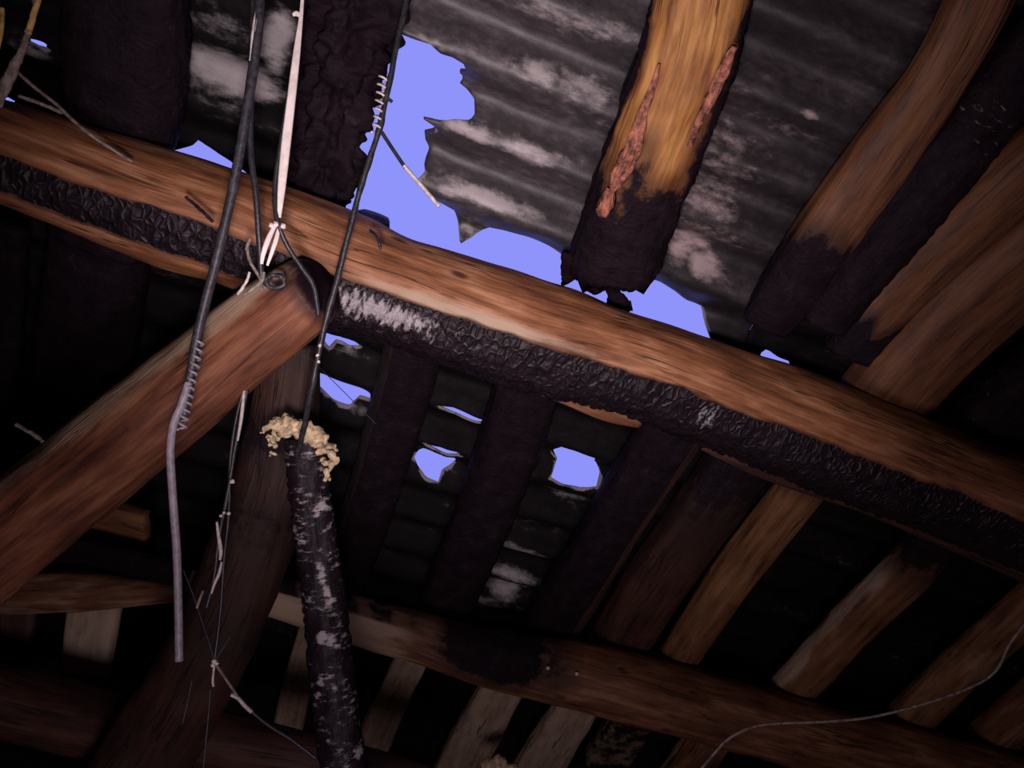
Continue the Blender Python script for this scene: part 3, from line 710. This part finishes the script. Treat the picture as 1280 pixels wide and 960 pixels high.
cc = empty('knotted_cord', at(505, 0, cz), 'long dark cord crossing the biggest sky hole, wrapped with pale wire', 'cord', GC)
cord('strand', [(522,-90,cz),(508,0,cz),(497,52,cz),(484,115,cz),(474,162,cz),(460,205,cz),(447,248,cz),(434,300,cz),(418,362,cz),(402,425,cz),(391,480,cz),(380,535,1.56),(371,572,1.60)], px_r(3.9, cz), M_BLACK, cc, lump=.35)
wr = helix('wire_wrap', (479,96,cz), (470,166,cz), 7, 5.2, 1.5, M_WIRE, cc); wr['label'] = 'pale wire wrapping'
cord('wire_end', [(478,122,cz),(484,123,cz),(490,127,cz)], px_r(2.2, cz), M_BLACK, cc, lump=.5)
cord('side_wire', [(477,165,cz),(488,182,cz),(500,200,cz),(507,210,cz)], px_r(2.4, cz), M_BLACK, cc)
sw = cord('side_wire', [(505,207,cz),(518,222,cz),(532,238,cz),(549,258,cz)], px_r(2.6, cz), M_WIRE, cc); sw['label'] = 'pale end of the side wire'
for (x, y) in ((400,432), (397,444), (398,452)): lumps('pale_fleck', [(x, y, cz - .006, 2.2)], M_WIRE, cc, .5)
tag(cord('hair_wire', [(380,440,1.9),(418,478,1.9),(447,507,1.9),(470,530,1.9)], .0009, M_BLACK), 'hair-thin wire crossing the wide hole beside the dark cord', 'wire')
lz = 1.66
dw = empty('twisted_wire', at(310, 470, lz), 'dark twisted wire strands with pale bare lengths beside the dark strut', 'wire')
cord('strand', [(322,440,lz),(306,500,lz),(294,560,lz),(284,620,lz),(274,670,lz),(268,720,lz),(258,760,lz)], px_r(2.6, lz), M_BLACK, dw, lump=.3)
cord('strand', [(312,462,lz),(296,520,lz),(288,575,lz),(286,640,lz),(280,700,lz),(276,760,lz),(268,828,lz)], px_r(2.0, lz), M_BLACK, dw, lump=.3)
for pts in ([(307,472,1.2),(305,490,1.8),(302,520,2.3),(297,551,1.4)], [(271,652,1.4),(273,668,2.2),(276,688,2.6),(275,700,1.6)], [(277,702,1.4),(274,716,2.2),(268,730,1.8),(264,742,1.4)]):
    o = cord('bare_length', [(x, y, lz - .008, px_r(r, lz)) for x, y, r in pts], .003, M_WIRE, dw); o['label'] = 'pale bare length'
for (x, y, r) in ((305,478,2),(290,602,3),(286,642,2.6),(280,641,2),(276,645,2)): lumps('fleck', [(x, y, lz - .008, r)], M_WIRE, dw, .5)
lw = empty('loose_wires', at(268, 828, lz), 'thin loose wires branching from a bright twist at lower left', 'wire')
lumps('twist', [(268,826,lz,3.2),(266,831,lz,2.6),(271,829,lz,2.6)], M_WHITE, lw, .6)
for pts, r, m in (([(229,712),(240,740),(252,775),(262,805),(268,828)], .8, M_CABLE), ([(268,828),(275,838),(290,860),(300,875)], 1.8, M_TWIG), ([(289,868),(298,873),(306,882),(315,890)], 2.6, M_WIRE),
                  ([(313,888),(335,906),(365,925),(395,948)], 2.2, M_BLACK), ([(268,830),(266,850),(267,858)], 1.6, M_WIRE), ([(263,860),(261,890),(257,930),(253,975)], 1.3, M_CABLE),
                  ([(240,850),(234,880),(228,905)], 1.1, M_CABLE), ([(268,826),(280,808),(288,795)], .9, M_CABLE), ([(246,760),(250,748),(254,738)], 1.8, M_TWIG)):
    cord('wire', [(x, y, lz) for x, y in pts], px_r(r, lz), m, lw)
wz = 2.2
tag(cord('curved_wire', [(1330,720,wz),(1285,775,wz),(1262,805,wz),(1245,838,wz),(1215,858,wz),(1160,878,wz),(1090,896,wz),(1030,902,wz),(975,904,wz),(940,909,wz),(910,924,wz),(890,945,wz),(872,968,wz),(850,1010,wz)], px_r(1.8, wz), M_TWIG),
    'long pale curved wire sweeping across the lower right rafters', 'wire')

# ------------------------------------------------------------------ twigs at upper left
tz = 1.45
tw = empty('dry_twig', at(25, 60, tz), 'grey-brown dry twig with an ochre top at the upper left corner', 'twig')
cord('stem', [(36,38,tz,px_r(4)),(28,62,tz,px_r(4.4)),(17,85,tz,px_r(7)),(8,105,tz,px_r(6.5)),(-4,132,tz,px_r(6))], .006, M_TWIG, tw, lump=.35)
to = cord('tip', [(54,-20,tz),(47,2,tz),(41,22,tz),(35,42,tz)], px_r(4), M_TWIGY, tw, lump=.3); to['label'] = 'ochre tip'
cord('side_shoot', [(3,10,tz),(2,35,tz),(-3,60,tz)], px_r(3), M_TWIGY, tw)
tag(cord('thin_stick', [(20,88,1.5),(42,108,1.5),(70,130,1.5),(100,158,1.5),(130,180,1.52),(165,202,1.55)], px_r(2.4), M_TWIG, lump=.4), 'thin grey stick slanting over the widest charred rafter', 'stick')
tag(cord('thin_stick', [(24,120,1.52),(45,127,1.52),(62,134,1.52),(78,141,1.52)], px_r(2.6), M_TWIG, lump=.4), 'short grey stick just below the dry twig', 'stick')
tag(cord('thin_stick', [(232,246,1.52),(245,257,1.52),(256,267,1.51),(266,277,1.51)], px_r(2.4), M_BLACK, lump=.4), 'short black stick lying on the beam left of the cables', 'stick')
tag(cord('wood_splinter', [(20,530,1.6),(32,537,1.6),(44,544,1.6),(54,552,1.6)], px_r(3), M_TWIG, lump=.5), 'small grey splinter above the left end of the brace', 'splinter')
tag(cord('wood_splinter', [(463,288,1.62),(472,297,1.6),(476,312,1.6)], px_r(2.2), M_BLACK, lump=.5), 'small black splinter curling on the beam below the sky hole', 'splinter')
